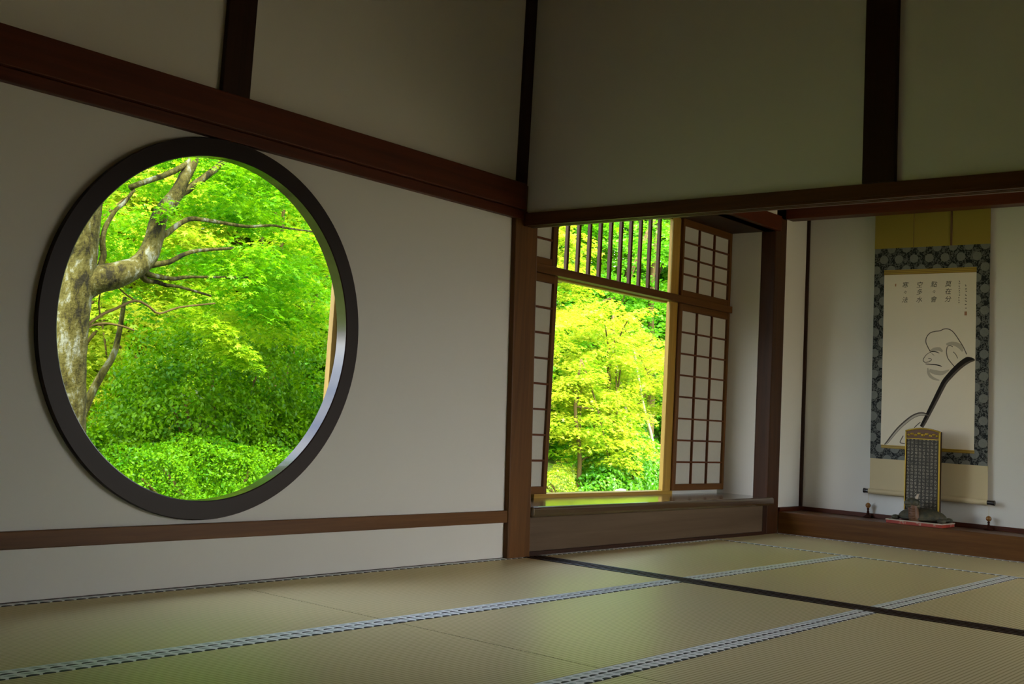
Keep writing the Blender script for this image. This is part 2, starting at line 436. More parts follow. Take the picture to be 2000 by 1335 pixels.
# partition between the two rooms
structure('wall_partition', MB().box(-0.215, -0.155, YB, 0.0, 1.82, ZC), M['plaster'], 'shaded plaster wall above the lintel between the two rooms', 'wall')
mb = MB()
mb.box(-0.235, -0.150, YB, -0.03, 1.770, 1.826)
for xa, xb in ((-0.235,-0.216), (-0.202,-0.190), (-0.176,-0.150)):
    mb.box(xa, xb, YB, -0.03, 1.757, 1.770)
structure('trim_7', mb, M['lintel_y'], 'long grooved lintel crossing above the floor track', 'lintel', bevel=0.0015)
structure('trim_8', MB().box(-0.240, -0.21, -2.056, -1.910, 1.826, ZC), M['dark_z'], 'dark upright post above the lintel at the right', 'post', bevel=0.004)
mb = MB()
mb.box(-0.07, 0.07, YB, -0.03, -0.05, -0.012)
for xa, xb in ((-0.07,-0.046), (-0.026,-0.012), (0.012,0.026), (0.046,0.07)):
    mb.box(xa, xb, YB, -0.03, -0.012, 0.003)
structure('trim_9', mb, M['dark_y'], 'dark grooved wooden door track across the matted floor', 'door track', bevel=0.001)

# back room: alcove with the writing ledge
YW = 0.36
structure('wall_alcove_head', MB().box(-0.10, XR, 0.0, 0.08, 2.325, ZC), M['plaster'], 'sliver of plaster above the writing alcove', 'wall')
structure('trim_10', MB().box(-0.10, 2.77, -0.04, 0.09, 2.215, 2.325), M['red_x'], 'red-brown lintel over the writing alcove', 'lintel', bevel=0.004)
structure('ceiling_alcove', MB().box(-0.10, 2.80, 0.0, 0.50, 2.215, 2.24), M['dark_x'], 'dark boarded ceiling of the writing alcove', 'ceiling')
structure('trim_11', MB().box(2.76, XR, 0.0, 0.118, -0.02, 2.50), M['post_z'], 'thick dark red-brown post between alcove and tokonoma', 'post', bevel=0.006)
structure('wall_alcove_side', MB().box(2.76, 2.82, 0.118, 0.50, 0.0, 2.23), M['plaster'], 'narrow plaster side wall beside the lattice screens', 'wall')
structure('wall_alcove_left', MB().box(-0.10, -0.02, 0.10, 0.50, 0.0, 2.23), M['plaster'], 'hidden plaster side of the alcove behind the corner post', 'wall')
mb = MB()
mb.box(-0.10, 0.535, 0.415, 0.46, 0.0, 2.23); structure('wall_window_left', mb, M['plaster'], 'plaster wall behind the left lattice screens', 'wall')
mb = MB(); mb.box(2.065, 2.82, 0.415, 0.46, 0.0, 2.23); structure('wall_window_right', mb, M['plaster'], 'plaster wall behind the right lattice screens', 'wall')
mb = MB(); mb.box(0.535, 2.065, 0.415, 0.46, 0.0, 0.262); structure('wall_window_below', mb, M['plaster'], 'plaster wall under the garden window sill', 'wall')
# garden window frame
w2 = MB().box(0.50, 2.06, 0.375, 0.46, 0.262, 0.287).build('window_2', M['honey_x'], None, bevel=0.002)
tag(w2, 'wooden frame of the tall garden window with barred transom', 'window', kind='structure')
WORLD['window_2'] = (0,0,0)
MB().box(0.535, 0.575, 0.395, 0.46, 0.287, 2.215).build('jamb', M['honey_z'], w2, bevel=0.003)
MB().box(2.03, 2.065, 0.397, 0.47, 0.287, 2.215).build('jamb', M['honey_z'], w2, bevel=0.003)
MB().box(1.945, 2.046, 0.384, 0.397, 0.287, 2.215).build('jamb_board', M['honey_z'], w2, bevel=0.003)
MB().box(0.575, 1.955, 0.395, 0.46, 2.195, 2.215).build('head', M['brown_x'], w2, bevel=0.002)
MB().box(-0.02, 2.755, 0.338, 0.415, 1.605, 1.655).build('transom_rail', M['brown_x'], w2, bevel=0.003)
MB().box(0.575, 1.955, 0.415, 0.46, 1.595, 1.612).build('transom_lip', M['honey_x'], w2, bevel=0.002)
bar_me = MB().box(-0.0105, 0.0105, -0.011, 0.011, 1.645, 2.20).mesh('bar'); bar_me.materials.append(M['lintel_z'])
for k in range(11):
    o = link('bar', bar_me, w2); o.location = (0.655 + k*0.1185, 0.435, 0)

# writing ledge
lw = empty('writing_ledge', (1.39, 0.0, 0.0), 'long low writing ledge with polished top under the garden window', 'ledge')
MB().box(-0.022, 2.815, -0.030, 0.40, 0.203, 0.263).build('top_board', M['desk'], lw, bevel=0.018, seg=4)
MB().box(-0.022, 2.70, 0.004, 0.03, -0.01, 0.205).build('front_panel', M['grey_x'], lw, bevel=0.002)
MB().box(2.70, 2.758, 0.000, 0.06, -0.01, 0.205).build('end_upright', M['dark_z'], lw, bevel=0.003)
MB().box(-0.022, 2.70, -0.012, 0.006, -0.01, 0.022).build('plinth', M['dark_x'], lw, bevel=0.002)
lw['kind'] = 'structure'

# sliding lattice screens
pane_cache = {}
def shoji(label, x0, x1, z0, z1, cols, rows, st=(0.03, 0.03), rl=(0.045, 0.05), group='sliding lattice screens in the writing alcove'):
    y = YW
    root = empty('lattice_screen', ((x0+x1)/2, y, z0), label, 'screen', group)
    th = 0.024
    for xa, xb in ((x0, x0+st[0]), (x1-st[1], x1)):
        MB().box(xa, xb, y, y+th, z0, z1).build('stile', M['brown_z'], root, bevel=0.002)
    xi0, xi1, zi0, zi1 = x0+st[0], x1-st[1], z0+rl[0], z1-rl[1]
    for za, zb in ((z0, zi0), (zi1, z1)):
        MB().box(xi0, xi1, y+0.001, y+th, za, zb).build('rail', M['brown_x'], root, bevel=0.002)
    t = 0.006
    dx = (xi1-xi0)/cols; dz = (zi1-zi0)/rows
    for i in range(1, cols):
        x = xi0 + i*dx; MB().box(x-t, x+t, y+0.003, y+0.018, zi0, zi1).build('upright_muntin', M['muntin_z'], root)
    for j in range(1, rows):
        z = zi0 + j*dz; MB().box(xi0, xi1, y+0.004, y+0.017, z-t, z+t).build('cross_muntin', M['muntin_x'], root)
    key = (round(dx,3), round(dz,3))
    if key not in pane_cache:
        me = MB().box(-dx/2, dx/2, 0.018, 0.0195, -dz/2, dz/2).mesh('paper_pane'); me.materials.append(M['paper']); pane_cache[key] = me
    for i in range(cols):
        for j in range(rows):
            o = link('paper_pane', pane_cache[key], root); o.location = (xi0+(i+0.5)*dx, y, zi0+(j+0.5)*dz)
    return root
shoji('tall right-hand lattice screen with white paper panes beside the garden window', 2.045, 2.757, 0.288, 1.604, 3, 8)
shoji('tall left-hand lattice screen of paper panes half hidden behind the corner post', -0.015, 0.600, 0.288, 1.604, 3, 8, (0.03,0.034))
shoji('short upper right lattice screen with paper panes beside the barred transom', 2.045, 2.757, 1.656, 2.214, 3, 4, (0.022,0.035))
shoji('short upper left lattice screen of paper panes beside the barred transom', -0.015, 0.565, 1.656, 2.214, 3, 4, (0.03,0.03))

# tokonoma
structure('wall_tokonoma_side', MB().box(XR-0.01, XT+0.08, 0.012, 0.10, -0.1, ZC), M['plaster'], 'narrow plaster side wall of the scroll recess', 'wall')
structure('wall_back', MB().box(XT, XT+0.08, -3.2, 0.012, 0.0, ZC), M['plaster'], 'plaster back wall of the recess behind the hanging scroll', 'wall')
structure('wall_back_right', MB().box(XR, XT+0.08, YB, -3.2, 0.0, ZC), M['plaster'], 'plaster wall to the right of the scroll recess', 'wall')
structure('trim_12', MB().box(XT-0.020, XT, -0.010, 0.012, 0.185, ZC), M['dark_z'], 'thin dark strip in the inner corner of the scroll recess', 'post')
structure('trim_13', MB().box(XR-0.03, XR+0.09, -3.2, 0.0, 2.33, 2.50), M['red_y'], 'red-brown lintel over the scroll recess', 'lintel', bevel=0.004)
structure('wall_tokonoma_head', MB().box(XR, XR+0.07, -3.2, 0.0, 2.50, ZC), M['plaster'], 'plaster above the lintel of the scroll recess', 'wall')
structure('trim_14', MB().box(XR, XR+0.10, -3.2, 0.0, -0.02, 0.157), M['brown_y'], 'brown front sill board of the scroll recess', 'sill', bevel=0.006)
structure('floor_tokonoma', MB().box(XR+0.10, XT, -3.2, 0.012, 0.10, 0.155), M['brown_y'], 'brown board floor of the scroll recess', 'floor')
structure('trim_15', MB().box(XT-0.014, XT, -3.2, -0.010, 0.155, 0.186), M['red_y'], 'thin red-brown skirting behind the hanging scroll', 'baseboard', bevel=0.002)
structure('trim_16', MB().box(XR+0.01, XT, -0.010, 0.012, 0.155, 0.186), M['red_x'], 'short red-brown skirting on the side of the scroll recess', 'baseboard', bevel=0.002)

# the rest of the rooms: ceiling, far walls, open veranda side that lets the daylight in
structure('ceiling', MB().box(XL-0.1, XT+0.1, YB-0.1, 0.1, ZC, ZC+0.06), M['ceiling'], 'cedar boarded ceiling of the room', 'ceiling')
structure('wall_rear', MB().box(XL-0.08, XL, YB, 0.08, 0.0, ZC), M['plaster'], 'plaster wall behind the viewer', 'wall')
mb = MB(); mb.box(XL, XR, YB-0.08, YB, 1.85, ZC)
structure('wall_veranda', mb, M['plaster'], 'plaster band above the open veranda side', 'wall')
structure('wall_veranda_left', MB().box(XL, 0.6, YB-0.06, YB-0.02, 0.0, 1.85), M['plaster'], 'unseen closed panels added on the veranda side to cut its light', 'wall')  # unseen panels that narrow the opening to darken the window wall
structure('trim_17', MB().box(XL, XR, YB-0.10, YB+0.02, 1.78, 1.85), M['brown_x'], 'lintel above the open veranda side', 'lintel')
for i, xp in enumerate((-7.9, -4.0, -0.1, 2.85)):
    structure('trim_%d' % (18+i), MB().box(xp-0.07, xp+0.07, YB-0.09, YB+0.01, -0.1, 1.80), M['brown_z'], 'post of the open veranda side', 'post')['group'] = 'posts of the open veranda side'
structure('floor_veranda', MB().box(XL, XT, YB-1.3, YB, -0.12, -0.03), M['grey_x'], 'weathered veranda boards along the open side', 'floor')
# unseen roof added over the building, its eaves shaped to block direct sun
mb = MB()
mb.add([(XL-1.2,-8.1,2.62),(XT+1.4,-8.1,2.62),(XT+1.4,-3.2,4.7),(XL-1.2,-3.2,4.7),(XT+1.4,0.85,3.16),(XL-1.2,0.85,3.16),
        (XL-1.2,-8.1,2.74),(XT+1.4,-8.1,2.74),(XT+1.4,-3.2,4.85),(XL-1.2,-3.2,4.85),(XT+1.4,0.85,3.28),(XL-1.2,0.85,3.28)],
       [(0,3,2,1),(3,5,4,2),(6,7,8,9),(9,8,10,11),(0,1,7,6),(5,11,10,4),(0,6,9,3),(3,9,11,5),(1,2,8,7),(2,4,10,8)])
structure('roof', mb, M['roof'], 'unseen tiled roof above the room, eaves set to block the sun', 'roof')

# floor: boards under the mats, plain matting where the picture does not reach
mb = MB()
mb.box(XL, XR, YB, 0.0, -0.12, -0.052)
mb.box(XL, -3.90, YB, -0.0, -0.052, -0.002)
mb.box(-3.90, -0.07, YB, -2.87, -0.052, -0.002)
mb.box(0.07, XR, YB, -3.83, -0.052, -0.002)
mb.box(0.07, 1.98, -3.83, -2.87, -0.052, -0.002)
structure('floor', mb, M['rush'], 'matted floor base under the straw mats', 'floor')

# tatami mats
L_, B_ = 1.91, 0.955
smb = MB().box(-L_/2+0.003, L_/2-0.003, -B_/2+0.001, B_/2-0.001, -0.05, 0.0); s_me = smb.mesh('mat_surface'); s_me.materials.append(M['rush'])
bmb = MB().box(-L_/2+0.001, L_/2-0.001, -HW, HW, -0.002, 0.0016); b_me = bmb.mesh('cloth_border'); b_me.materials.append(M['border'])
def mat(cx, cy, turned, label):
    root = empty('tatami_mat', (cx, cy, 0.0), label, 'mat', 'tatami mats on the floor')
    rz = R_(-90) if turned else 0
    root.rotation_euler = (0, 0, rz)
    for nm, me, y in (('mat_surface', s_me, 0), ('cloth_border', b_me, B_/2-HW), ('cloth_border', b_me, -B_/2+HW)):
        o = bpy.data.objects.new(nm, me); COL.objects.link(o); o.parent = root; o.location = (0, y, 0)
    return root
x1, x2 = -0.07-L_/2, -0.07-1.5*L_
mat(x1, -0.5*B_, False, 'straw mat along the round-window wall, ending at the corner post')
mat(x2, -0.5*B_, False, 'straw mat directly below the round window at the left edge')
mat(x1, -1.5*B_, False, 'straw mat in the second row, crossing the middle foreground to the door track')
mat(x2, -1.5*B_, False, 'straw mat filling the bottom left corner of the floor')
mat(x1, -2.5*B_, False, 'straw mat nearest the viewer, filling the bottom right corner')
mat(x2, -2.5*B_, False, 'straw mat showing only a sliver at the bottom centre edge')
xb = 0.07+L_/2
mat(xb, -0.5*B_, False, 'straw mat beyond the door track, lying along the writing ledge')
mat(xb, -1.5*B_, False, 'straw mat beyond the door track, in the middle of the back room')
mat(xb, -2.5*B_, False, 'straw mat beyond the door track, cut by the right edge')
xt = 0.07+L_+B_/2
mat(xt, -0.5*L_, True, 'straw mat laid crosswise in front of the scroll recess sill')
mat(xt, -1.5*L_, True, 'crosswise straw mat by the recess sill, cut by the right edge')

# screen edge seen outside the round window
root = empty('outer_shutter', (-0.95, 0.14, 0.2), 'slid-back wooden shutter whose edge shows outside the round window', 'shutter')
MB().box(-1.420, -1.385, 0.095, 0.125, 0.16, 1.95).build('stile', M['honey_z'], root, bevel=0.002)
MB().box(-0.62, -0.585, 0.095, 0.125, 0.16, 1.95).build('stile', M['honey_z'], root, bevel=0.002)
MB().box(-1.385, -0.62, 0.095, 0.125, 0.16, 0.22).build('rail', M['honey_x'], root, bevel=0.002)
MB().box(-1.385, -0.62, 0.095, 0.125, 1.89, 1.95).build('rail', M['honey_x'], root, bevel=0.002)
MB().box(-1.385, -0.62, 0.105, 0.117, 0.22, 1.89).build('board', M['paper'], root)
MB().box(-1.60, -0.55, 0.082, 0.140, 0.12, 0.16).build('bottom_track', M['brown_x'], root, bevel=0.002)
# ------------------------------------------------------------------ things in the scroll recess
def ellipsoid(mb, c, r, nu=20, nv=12, z0=-1.0):
    vs = []; fs = []
    for i in range(nv+1):
        t = math.asin(z0) + (math.pi/2 - math.asin(z0)) * i/nv
        for k in range(nu):
            a = 2*math.pi*k/nu
            vs.append((c[0]+r[0]*math.cos(t)*math.cos(a), c[1]+r[1]*math.cos(t)*math.sin(a), c[2]+r[2]*math.sin(t)))
    for i in range(nv):
        for k in range(nu):
            k2 = (k+1) % nu; fs.append((i*nu+k, i*nu+k2, (i+1)*nu+k2, (i+1)*nu+k))
    fs.append(tuple(range(nu))[::-1])
    return mb.add(vs, fs)

XS = 3.286
sc = empty('hanging_scroll', (XS, -0.962, 0.33), 'tall hanging scroll with an ink portrait of a bald bearded man', 'scroll')
MB().box(XS, XS+0.006, -1.376, -0.545, 0.586, 2.132).build('brocade_mount', M['brocade'], sc)
MB().box(XS, XS+0.006, -1.376, -0.543, 2.132, 2.74).build('upper_cloth', M['ochre_cloth'], sc)
MB().box(XS, XS+0.006, -1.380, -0.547, 0.352, 0.586).build('lower_cloth', M['beige_cloth'], sc)
sheet = MB().box(XS-0.0015, XS, -1.286, -0.622, 0.688, 1.933).build('paper_sheet', M['scroll_paper'], sc)
MB().box(XS-0.0022, XS, -1.286, -0.620, 1.933, 1.970).build('gold_strip', M['gold_weave'], sc)
MB().box(XS-0.0022, XS, -1.289, -0.626, 0.664, 0.688).build('gold_strip', M['gold_weave'], sc)
MB().box(XS-0.004, XS, -0.838, -0.800, 2.132, 2.74).build('hanging_band', M['ochre_cloth'], sc)
MB().box(XS-0.005, XS-0.004, -0.838, -0.8345, 2.132, 2.74).build('band_edge', M['copper'], sc)
MB().box(XS-0.004, XS, -1.114, -1.100, 2.132, 2.74).build('hanging_band', M['copper'], sc)
MB().tube([(XS, -0.54, 2.745), (XS, -1.38, 2.745)], 0.012, 12).build('top_rod', M['brown_y'], sc, smooth=True)
MB().tube([(XS, -0.83, 2.75), (XS+0.01, -0.962, 2.90), (XS, -1.10, 2.75)], 0.003, 6).build('hanging_cord', M['copper'], sc)
roller = MB().tube([(XS-0.010, -0.545, 0.348), (XS-0.010, -1.382, 0.340)], 0.019, 18).build('roller', M['beige_cloth'], sc, smooth=False)
MB().tube([(XS-0.010, -0.545, 0.348), (XS-0.010, -0.530, 0.348), (XS-0.010, -0.507, 0.3485)], [0.0155,0.0155,0.018], 16).build('roller_knob', M['black_knob'], roller)
MB().tube([(XS-0.010, -1.382, 0.340), (XS-0.010, -1.400, 0.340), (XS-0.010, -1.432, 0.3395)], [0.0155,0.0155,0.018], 16).build('roller_knob', M['black_knob'], roller)

INK={
 'head':[(-0.9713, 1.3713), (-0.9528, 1.4034), (-0.9385, 1.4393), (-0.9443, 1.4752), (-0.9688, 1.504), (-1.0043, 1.5147), (-1.0396, 1.5197), (-1.0641, 1.531), (-1.0922, 1.5324), (-1.1204, 1.5195), (-1.1452, 1.4932), (-1.1736, 1.4508), (-1.2019, 1.4051), (-1.2267, 1.3526)],
 'browwash':[(-0.9712, 1.3735), (-0.9995, 1.3859), (-1.0348, 1.3883), (-1.0577, 1.37)],
 'eye':[(-0.9657, 1.3619), (-0.9891, 1.3708), (-1.0175, 1.3667), (-1.0368, 1.3584)],
 'eye2':[(-0.9801, 1.3571), (-1.0002, 1.343)],
 'nose':[(-0.9643, 1.3619), (-0.9432, 1.3459), (-0.9257, 1.3206), (-0.9225, 1.3026), (-0.937, 1.2921), (-0.9584, 1.296), (-0.974, 1.2991)],
 'nostril':[(-0.9579, 1.321), (-0.9758, 1.3191), (-0.981, 1.3092), (-0.9669, 1.3011)],
 'mouth':[(-0.9387, 1.2814), (-0.973, 1.2784), (-1.0085, 1.2768), (-1.0369, 1.2709), (-1.0567, 1.2648)],
 'beard':[(-0.9556, 1.2531), (-0.9598, 1.221), (-0.9745, 1.1949), (-1.0032, 1.1757), (-1.0401, 1.166)],
 'beardwash':[(-0.9667, 1.2354), (-1.0095, 1.222), (-1.0589, 1.2181), (-1.1075, 1.2417)],
 'ear1':[(-1.0908, 1.4072), (-1.1116, 1.4144), (-1.1292, 1.4046)],
 'ear2':[(-1.0908, 1.4043), (-1.0858, 1.3688), (-1.0956, 1.3264), (-1.1206, 1.2914), (-1.1489, 1.2601)],
 'ear3':[(-1.1332, 1.3693), (-1.1509, 1.3518), (-1.1652, 1.3238)],
 'hair':[(-1.0835, 1.4221), (-1.1253, 1.4294), (-1.1742, 1.412), (-1.1989, 1.3734)],
 'robe':[(-1.2830, 1.3134), (-1.2409, 1.3129), (-1.1968, 1.2841), (-1.156, 1.2462), (-1.1151, 1.201), (-1.0796, 1.1564), (-1.0538, 1.1062), (-1.0267, 1.0488), (-0.9995, 0.9913), (-0.9722, 0.9335), (-0.9449, 0.8757), (-0.9209, 0.8285)],
 'sleeve':[(-0.964, 0.9176), (-0.9297, 0.9232), (-0.894, 0.9188), (-0.8513, 0.8984), (-0.8013, 0.8582), (-0.7513, 0.8091), (-0.7084, 0.7565), (-0.6689, 0.7039), (-0.6507, 0.6898)],
 'fold':[(-0.9095, 0.8634), (-0.8848, 0.8408), (-0.8672, 0.8222)],
 'fold2':[(-0.7888, 0.761), (-0.7713, 0.7278), (-0.7681, 0.7097), (-0.8009, 0.7046)],
}
X0 = XS - 0.0015
def stroke(key, w, layer, mi):
    ink.cm = mi; ink.ribbon(INK[key], w, X0 - 0.0002*layer)
ink = MB()
stroke('browwash', [0.012,0.024,0.026,0.012], 1, 2); stroke('beardwash', [0.02,0.034,0.03,0.006], 1, 2); stroke('beard', [0.008,0.018,0.022,0.018,0.006], 1.5, 2)
stroke('hair', [0.012,0.026,0.034,0.012], 1, 2)
stroke('robe', [0.012,0.046,0.044,0.042,0.040,0.038,0.036,0.035,0.033,0.030,0.027,0.022], 1, 1)
ink.cm = 0
ink.ribbon([(p[0]+0.007, p[1]+0.006) for p in INK['robe']], [0.008,0.034,0.032,0.030,0.028,0.026,0.024,0.024,0.022,0.020,0.018,0.015], X0-0.0005)
stroke('sleeve', [0.014,0.024,0.026,0.026,0.025,0.024,0.022,0.018,0.006], 1, 1)
ink.cm = 2; ink.ribbon([(p[0]-0.002, p[1]-0.003) for p in INK['sleeve']], [0.004,0.010,0.013,0.013,0.012,0.012,0.010,0.007,0.002], X0-0.0005)
for k, w_ in (('head',0.0062),('ear1',0.005),('ear2',0.0058),('ear3',0.0045)): stroke(k, w_, 2, 1)
for k, w_ in (('eye',[0.003,0.008,0.006,0.002]),('eye2',0.003),('nose',[0.004,0.004,0.005,0.005,0.005,0.004,0.003]),('nostril',0.004),('mouth',[0.004,0.006,0.008,0.008,0.003])): stroke(k, w_, 3, 0 if k in ('eye','mouth') else 1)
for k in ('fold','fold2'): stroke(k, 0.006, 2, 1)
ink.build('ink_drawing', [M['ink'], M['ink_mid'], M['ink_wash']], sheet)

def glyph(ch, size):
    cu = bpy.data.curves.new('glyph', 'FONT'); cu.body = ch; cu.size = size; cu.align_x = 'CENTER'; cu.align_y = 'CENTER'; cu.resolution_u = 2
    o = bpy.data.objects.new('glyph', cu); COL.objects.link(o)
    dg = bpy.context.evaluated_depsgraph_get(); dg.update()
    me = bpy.data.meshes.new_from_object(o.evaluated_get(dg))
    vs = [tuple(v.co) for v in me.vertices]; fs = [tuple(p.vertices) for p in me.polygons]
    bpy.data.objects.remove(o); bpy.data.curves.remove(cu); bpy.data.meshes.remove(me)
    return vs, fs
for y, txt in ((-1.092,'莫在分'), (-0.990,'點々會'), (-0.887,'空多水'), (-0.781,'寒々法')):
    for ch, z in zip(txt, (1.856, 1.802, 1.747)):
        vs, fs = glyph(ch, 0.028 if ch == '々' else 0.046)
        if not vs: continue
        mx_ = (min(v[0] for v in vs)+max(v[0] for v in vs))/2; my_ = (min(v[1] for v in vs)+max(v[1] for v in vs))/2
        wr = MB()                                     # slanted like the brush writing
        wr.add([(X0-0.0004, y-(v[0]-mx_)-0.18*(v[1]-my_), z+(v[1]-my_)) for v in vs], [f[::-1] for f in fs])
        wr.build('character', M['ink'], sheet)
rg = np.random.default_rng(5)
for y, zt, zb, nch, s in ((-1.169,1.880,1.712,10,0.0075), (-1.216,1.850,1.672,8,0.0095)):   # tiny signature columns
    wr = MB()
    for k in range(nch):
        zc = zt + (zb-zt)*(k+0.5)/nch
        for q in range(3):
            dy, dz = rg.uniform(-s*0.5, s*0.5, 2); an = rg.choice([0.1, 1.4, 0.8])
            wr.ribbon([(y+dy-s*0.45*math.cos(an), zc+dz-s*0.45*math.sin(an)), (y+dy+s*0.45*math.cos(an), zc+dz+s*0.45*math.sin(an))], 0.0028, X0-0.0004, 2)
    wr.build('signature', M['ink'], sheet)['kind'] = 'stuff'
MB().box(X0-0.0004, X0, -1.224, -1.207, 1.628, 1.656).build('red_seal', M['seal'], sheet)
MB().box(X0-0.0004, X0, -0.713, -0.704, 1.847, 1.866).build('red_seal', M['seal'], sheet)

def weight(y, z, label):
    w_ = empty('scroll_weight', (XS-0.014, y, 0.157), label, 'weight', 'weights hanging from the scroll roller')
    x = XS-0.014
    MB().tube([(x, y, 0.345), (x, y, z+0.016)], 0.0012, 6).build('cord', M['beige_cloth'], w_)
    bd = MB(); ellipsoid(bd, (x, y, z), (0.019,0.019,0.019)); bd.build('bead', M['amber'], w_, smooth=True)
    MB().lathe([(0.004,0.0),(0.009,-0.006),(0.009,-0.012),(0.005,-0.018),(0.008,-0.022),(0.011,-0.05),(0.012,-0.06)], (x, y, z-0.017), 12).build('tassel_knot', M['tassel'], w_, smooth=True)
    MB().lathe([(0.012,z-0.157-0.065),(0.022,0.012),(0.036,0.001),(0.030,0.0)], (x, y, 0.157), 14).build('tassel', M['tassel'], w_, smooth=True)
weight(-0.545, 0.243, 'amber bead weight with dark tassel at the left end of the scroll roller')
weight(-1.394, 0.232, 'amber bead weight with dark tassel at the right end of the scroll roller')

tray = empty('red_tray', (3.08, -0.99, 0.157), 'low worn red tray under the turtle statuette', 'tray')
MB().box(2.965, 3.215, -1.185, -0.800, 0.157, 0.180).build('tray_body', M['red_tray'], tray, bevel=0.002)
mb = MB(); 
for xa, xb, ya, yb in ((2.962,2.972,-1.188,-0.797),(3.208,3.218,-1.188,-0.797),(2.972,3.208,-1.188,-1.178),(2.972,3.208,-0.807,-0.797)):
    MB().box(xa, xb, ya, yb, 0.178, 0.185).build('rim', M['tray_rim'], tray)

st = empty('turtle_statuette', (3.09, -0.99, 0.18), 'dark turtle statuette carrying an upright inscribed tablet with gilt top', 'statuette')
zt = 0.181
shell = MB(); ellipsoid(shell, (3.10, -1.005, zt+0.022), (0.112, 0.165, 0.072), 28, 10, 0.0)
shell.build('shell', M['bronze'], st, smooth=True)
rim = MB(); ellipsoid(rim, (3.10, -1.005, zt+0.020), (0.122, 0.185, 0.022), 28, 8); rim.build('shell_rim', M['bronze'], st, smooth=True)
for (x, y, sx) in ((3.02,-0.862,1),(3.03,-1.150,-1),(3.17,-0.87,1),(3.17,-1.15,-1)):
    lg = MB(); ellipsoid(lg, (x-0.01, y+sx*0.012, zt+0.018), (0.036,0.028,0.018), 14, 8); lg.build('foot', M['bronze'], st, smooth=True)
nk = MB(); nk.tube([(3.05,-0.945,zt+0.015),(3.005,-0.935,zt+0.022),(2.998,-0.930,zt+0.055),(3.000,-0.925,zt+0.09),(3.005,-0.925,zt+0.115)], [0.044,0.040,0.036,0.033,0.032], 14, sub=3)
neck = nk.build('neck', M['copper'], st, smooth=True)
for k in range(5):
    MB().tube([(2.970-0.004*(k<2), -0.950, zt+0.026+k*0.016), (2.962-0.004*(k<2), -0.930, zt+0.024+k*0.016), (2.970-0.004*(k<2), -0.908, zt+0.026+k*0.016)], 0.004, 6, sub=3).build('neck_fold', M['copper'], neck, smooth=True)
hd = MB(); ellipsoid(hd, (3.002,-0.924,zt+0.128), (0.036,0.044,0.034), 18, 10); ellipsoid(hd, (2.984,-0.898,zt+0.124), (0.026,0.030,0.022), 14, 8); ellipsoid(hd, (2.986,-0.902,zt+0.104), (0.024,0.028,0.012), 14, 6); ellipsoid(hd, (3.012,-0.945,zt+0.105), (0.026,0.024,0.024), 14, 8)
head = hd.build('head', M['bronze'], st, smooth=True)
MB().tube([(2.998,-0.905,zt+0.112),(2.975,-0.890,zt+0.108),(2.968,-0.905,zt+0.106)], 0.004, 6).build('mouth', M['tassel'], head)
MB().tube([(3.000,-0.938,zt+0.145),(3.000,-0.950,zt+0.168),(2.998,-0.958,zt+0.188)], [0.011,0.010,0.006], 10, sub=3).build('horn', M['tray_rim'], head, smooth=True)
neck.location = (0, -0.05, 0); head.location = (0, -0.05, 0)
# tablet with arched head
ya, yb, z0_, zs_, zp_ = -1.116, -0.872, 0.250, 0.800, 0.822
def arch(x0, x1, ya, yb, z0, zs, zp, n=12):
    mb = MB(); P = [(ya, z0), (yb, z0)]
    for k in range(n+1):
        t = k/n; y = yb + (ya-yb)*t; P.append((y, zs + (zp-zs)*(1-(2*t-1)**2)))
    m = len(P); vs = [(x0,)+p for p in P] + [(x1,)+p for p in P]
    fs = [tuple(range(m)), tuple(range(m, 2*m))[::-1]] + [(k, m+k, m+(k+1) % m, (k+1) % m) for k in range(m)]
    return mb.add(vs, fs)
tablet = arch(3.108, 3.136, ya, yb, z0_, zs_, zp_).build('tablet', M['dark_z'], st, bevel=0.002)
MB().box(3.1055, 3.108, ya+0.014, yb-0.014, 0.262, 0.742).build('inscribed_face', M['inscribed'], tablet)
MB().box(3.100, 3.108, ya, ya+0.010, z0_, 0.795).build('gilt_edge', M['gilt'], tablet)
MB().box(3.100, 3.108, yb-0.006, yb, z0_, 0.795).build('gilt_edge', M['gilt'], tablet)
MB().box(3.101, 3.108, ya+0.010, yb-0.006, 0.742, 0.748).build('gilt_edge', M['gilt'], tablet)
arch(3.106, 3.108, ya+0.004, yb-0.004, 0.750, 0.792, 0.812).build('head_panel', M['copper'], tablet)
mb = MB(); rim_pts = []
for k in range(13):
    t = k/12; rim_pts.append((3.104, yb+(ya-yb)*t, 0.795+0.022*(1-(2*t-1)**2)))
mb.tube(rim_pts, 0.006, 8).build('gilt_arch', M['gilt'], tablet, smooth=True)
for k, (yy, zz, ry, rz_) in enumerate(((-0.895,0.770,0.012,0.009),(-0.918,0.778,0.014,0.008),(-0.943,0.770,0.012,0.010),(-0.968,0.781,0.015,0.009),(-0.994,0.772,0.015,0.011),(-1.020,0.781,0.015,0.009),(-1.046,0.770,0.012,0.010),(-1.070,0.778,0.014,0.008),(-1.093,0.769,0.011,0.008))):
    cl = MB(); ellipsoid(cl, (3.105, yy, zz), (0.005, ry, rz_), 10, 6); cl.build('gilt_cloud', M['gilt'], tablet, smooth=True)
